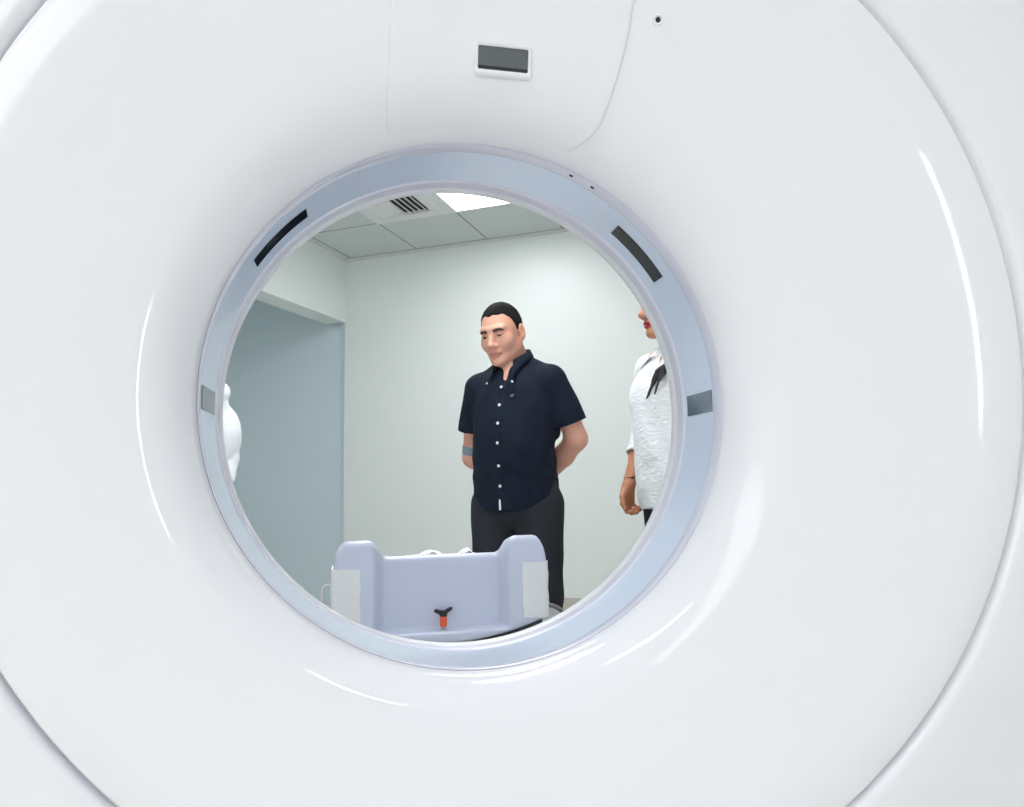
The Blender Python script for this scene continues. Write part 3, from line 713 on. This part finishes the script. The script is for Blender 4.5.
# --- women in white
def woman(px, depth, yaw, label, blouse_m, hair_long, puff, size=1.0, head_yaw=0, head_pitch=0):
    p0 = at(px, 485, depth); r_ = empty('person', (p0.x, p0.y, 0), facing(p0, yaw), label, 'person'); r_.scale = (size,)*3
    H2 = Head((0, -.028, 1.535), head_yaw, head_pitch, 0, 1.0)
    A = {-1: ((-.172, .015, 1.325), (-.215, .02, 1.075), (-.20, -.085, .888)), 1: ((.172, .015, 1.325), (.225, .03, 1.08), (.20, -.05, .875))}
    bd = head_prims(H2, (0, .02, 1.38), True, .05)
    bd += [el((0, .005, 1.22), (.13, .095, .18)), rc((-.11, .015, 1.335), (.11, .015, 1.335), .052, .052), rc((0, .025, 1.40), (.13, .015, 1.35), .04, .035), rc((0, .025, 1.40), (-.13, .015, 1.35), .04, .035), el((0, .0, 1.03), (.125, .1, .16)), el((0, .01, .90), (.165, .115, .13))]
    for sx in (-1, 1):
        bd += [el((sx*.07, -.085, 1.205), (.06, .06, .06)), rc((sx*.085, .005, .85), (sx*.09, 0, .48), .085, .05), rc((sx*.09, 0, .48), (sx*.09, .03, .08), .05, .033), rc((sx*.09, .045, .045), (sx*.1, -.12, .028), .03, .022)]
        s1, e1, w1 = A[sx]
        bd += [rc(s1, e1, .045, .037), rc(e1, V3(e1)*.6+V3(w1)*.4, .037, .036), rc(V3(e1)*.6+V3(w1)*.4, w1, .036, .0235)]
        bd += hand_prims(w1, (.05*sx, -.10, -1), (-sx, .25, 0), -sx if False else (1 if sx < 0 else -1), .95, .93)
    o, v2, f2 = skin('body', bd, (axis((-.31, -.12, .005), (-.12, .12, .003), (.12, .31, .005)), axis((-.19, .06, .003), (.06, .17, .006)), axis((0, .68, .010), (.68, .9, .0035), (.9, 1.39, .008), (1.39, 1.68, .003))), M['skin_f'], r_)
    paint(o, v2, f2, H2, M['redlip']); eyes(H2, r_, (0, -.95, -.2)); brows(H2, r_, M['brow'], .003)
    # hair
    hp = [el(H2.w((0, .022, .036)), (.087, .108, .097), H2.R, '+', .01)]
    if hair_long:
        hp += [rc(H2.w((0, .07, .02)), (0, .085, 1.28), .08, .06, '+', .03)]
        for sx in (1,): hp += [rc(H2.w((sx*.078, .02, .02)), (sx*.085, .0, 1.40), .022, .026, '+', .02), rc((sx*.085, .0, 1.40), (sx*.088, -.105, 1.30), .026, .024, '+', .02)]
        for q_, (dx, dz) in enumerate(((.0, .05), (.024, .03), (.046, .062), (-.018, .02))):
            hp += [rc((.088+dx*.5, -.105, 1.305), (.064+dx*.8, -.152, 1.225+dz), .014, .0075, '+', .005), rc((.064+dx*.8, -.152, 1.225+dz), (.040+dx, -.166, 1.165+dz), .0075, .003, '+', .003)]
    else: hp += [rc(H2.w((0, .09, .0)), H2.w((0, .115, -.03)), .05, .035, '+', .03)]
    def hpost(x, y, z, D):
        P = np.stack(np.broadcast_arrays(x, y, z), -1); L = H2.inv(P.reshape(-1, 3)).reshape(P.shape)
        face = ((L[..., 0]/.066)**2+((L[..., 2]+.02)/.098)**2) - 1
        D = np.where(L[..., 1] < .0, np.maximum(D, -face*.05), D)
        return np.where((L[..., 2] < -.0) & (L[..., 1] < .03) & (np.abs(L[..., 0]) < .066) & (L[..., 2] > -.16), np.maximum(D, .004), D)+.0015*np.sin(160*x+3*np.sin(20*z))*np.sin(130*y)
    skin('hair', hp, (axis((-.16, .17, .004)), axis((-.2, .18, .004)), axis((1.08, 1.68, .004))), M['longhair'] if hair_long else M['hair'], r_, post=hpost, smooth_it=1)
    # blouse
    bp_ = [el((0, .0, 1.22), (.152, .122, .19)), rc((0, .02, 1.345), (.15, .015, 1.325), .06, .056, '+', .03), rc((0, .02, 1.345), (-.15, .015, 1.325), .06, .056, '+', .03), el((0, -.015, 1.06), (.165, .145, .22), None, '+', .07), rc((0, -.005, 1.0), (0, -.005, .76), .11, .125, '+', .05), el((0, .0, .90), (.185, .145, .2), None, '+', .06)]
    for sx in (-1, 1):
        bp_.append(el((sx*.065, -.078, 1.20), (.072, .064, .085), None, '+', .06)); s1, e1, w1 = [V3(q_) for q_ in A[sx]]
        if puff: bp_ += [el(s1+V3((0, 0, .016)), (.058, .06, .056), None, '+', .006), el(s1*.33+e1*.67, (.070, .072, .140), None, '+', .004), rc(s1, e1, .050, .050, '+', .006), rc(e1, e1*.55+w1*.45, .047, .040, '+', .01), rc(e1+V3((-.012, -.005, -.055)), e1+V3((-.012, -.01, -.075)), .040, .046, '+', .005)]
        else: bp_ += [rc(s1, e1, .058, .054), rc(e1, e1*.55+w1*.45, .054, .056, '+', .02), rc(e1*.62+w1*.38, e1*.3+w1*.7, .043, .045, '-', .003)]
    bp_ += [rc((.0, .015, 1.37), (0, -.01, 1.52), .062, .075, '-', .005), rc((.0, -.085, 1.40), (.0, -.122, 1.24), .046, .010, '-', .006)]
    def bpost(x, y, z, D):
        D = D+wrinkle(x, y, z, .003, 1.0)+.0012*np.sin(150*z+5*np.sin(60*x))*np.sin(90*x+4*np.sin(50*z))
        D = np.maximum(D, .798+.008*np.cos(9*x)-z)if not puff else np.maximum(D, .85-z)
        for sx in (-1, 1):
            s1, e1, w1 = [V3(q_) for q_ in A[sx]]
            if not puff:
                ed = e1*.58+w1*.42; dn = (w1-e1)/np.linalg.norm(w1-e1); d = (x-ed[0])*dn[0]+(y-ed[1])*dn[1]+(z-ed[2])*dn[2]
                D = np.where((x*sx > .165) & (z < 1.1), np.maximum(D, d), D)
        return D
    bl, _, _ = skin('blouse', bp_, (axis((-.32, .32, .005)), axis((-.22, .19, .005)), axis((.77, 1.44, .005))), blouse_m, r_, post=bpost, smooth_it=1)
    # open collar
    rows = []
    for i in range(41):
        u = -1+2*i/40; a = PI/2+u*2.7; au = abs(u); sg = -1 if u > 0 else 1
        t = Vector((.062*math.cos(a), .016+.066*math.sin(a), 1.425-.05*au**2)); b = Vector((.092*math.cos(a), .016+.094*math.sin(a), 1.385-.03*au**2)); wq = max(0, (au-.68)/.32)**1.3
        b = b.lerp(Vector((sg*.07, -.118, 1.30)), wq); t = t.lerp(Vector((sg*.03, -.098, 1.345)), wq); rows.append([Vector((.058*math.cos(a), .016+.06*math.sin(a), 1.38-.03*au)), t, t.lerp(b, .5)+Vector((math.cos(a), math.sin(a), .4))*.006, b])
    cl = MB().loft(rows, closed=False).build('collar', blouse_m, bl, angle=180); so = cl.modifiers.new('thickness', 'SOLIDIFY'); so.thickness = .003
    tr = [el((0, .01, .92), (.17, .12, .13))]
    for sx in (-1, 1): tr += [rc((sx*.088, .005, .85), (sx*.092, 0, .48), .094, .066), rc((sx*.092, 0, .48), (sx*.092, .025, .08), .066, .055)]
    skin('trousers', tr, (axis((-.2, .2, .008)), axis((-.14, .16, .008)), axis((.03, 1.02, .008))), M['charcoal'], r_, post=lambda x, y, z, D: np.maximum(D, .06-z))
    shoes(r_, M['shoe'], .092, .9)
    return r_, A, H2
lady, LA, LH = woman(683, 2.62, math.radians(-48), 'person in white crinkled blouse, dark hair over one shoulder, half hidden by the ring', M['blouse'], True, False, 1.05, head_yaw=math.radians(-14), head_pitch=math.radians(4))
w1, e1 = V3(LA[-1][2]), V3(LA[-1][1]); d_ = (w1-e1)/np.linalg.norm(w1-e1); c_ = w1-d_*.035
MB().tube([c_+np.array((.0275*math.cos(a), .0275*math.sin(a), .004*math.sin(a))) for a in np.linspace(0, 2*PI, 33)], .0032, 8, caps=False).build('bracelet', M['black'], lady)
woman(166, 2.8, math.radians(0), 'person in white puff-sleeved top, nearly hidden by the ring beside the blue-grey alcove', M['white'], False, True)
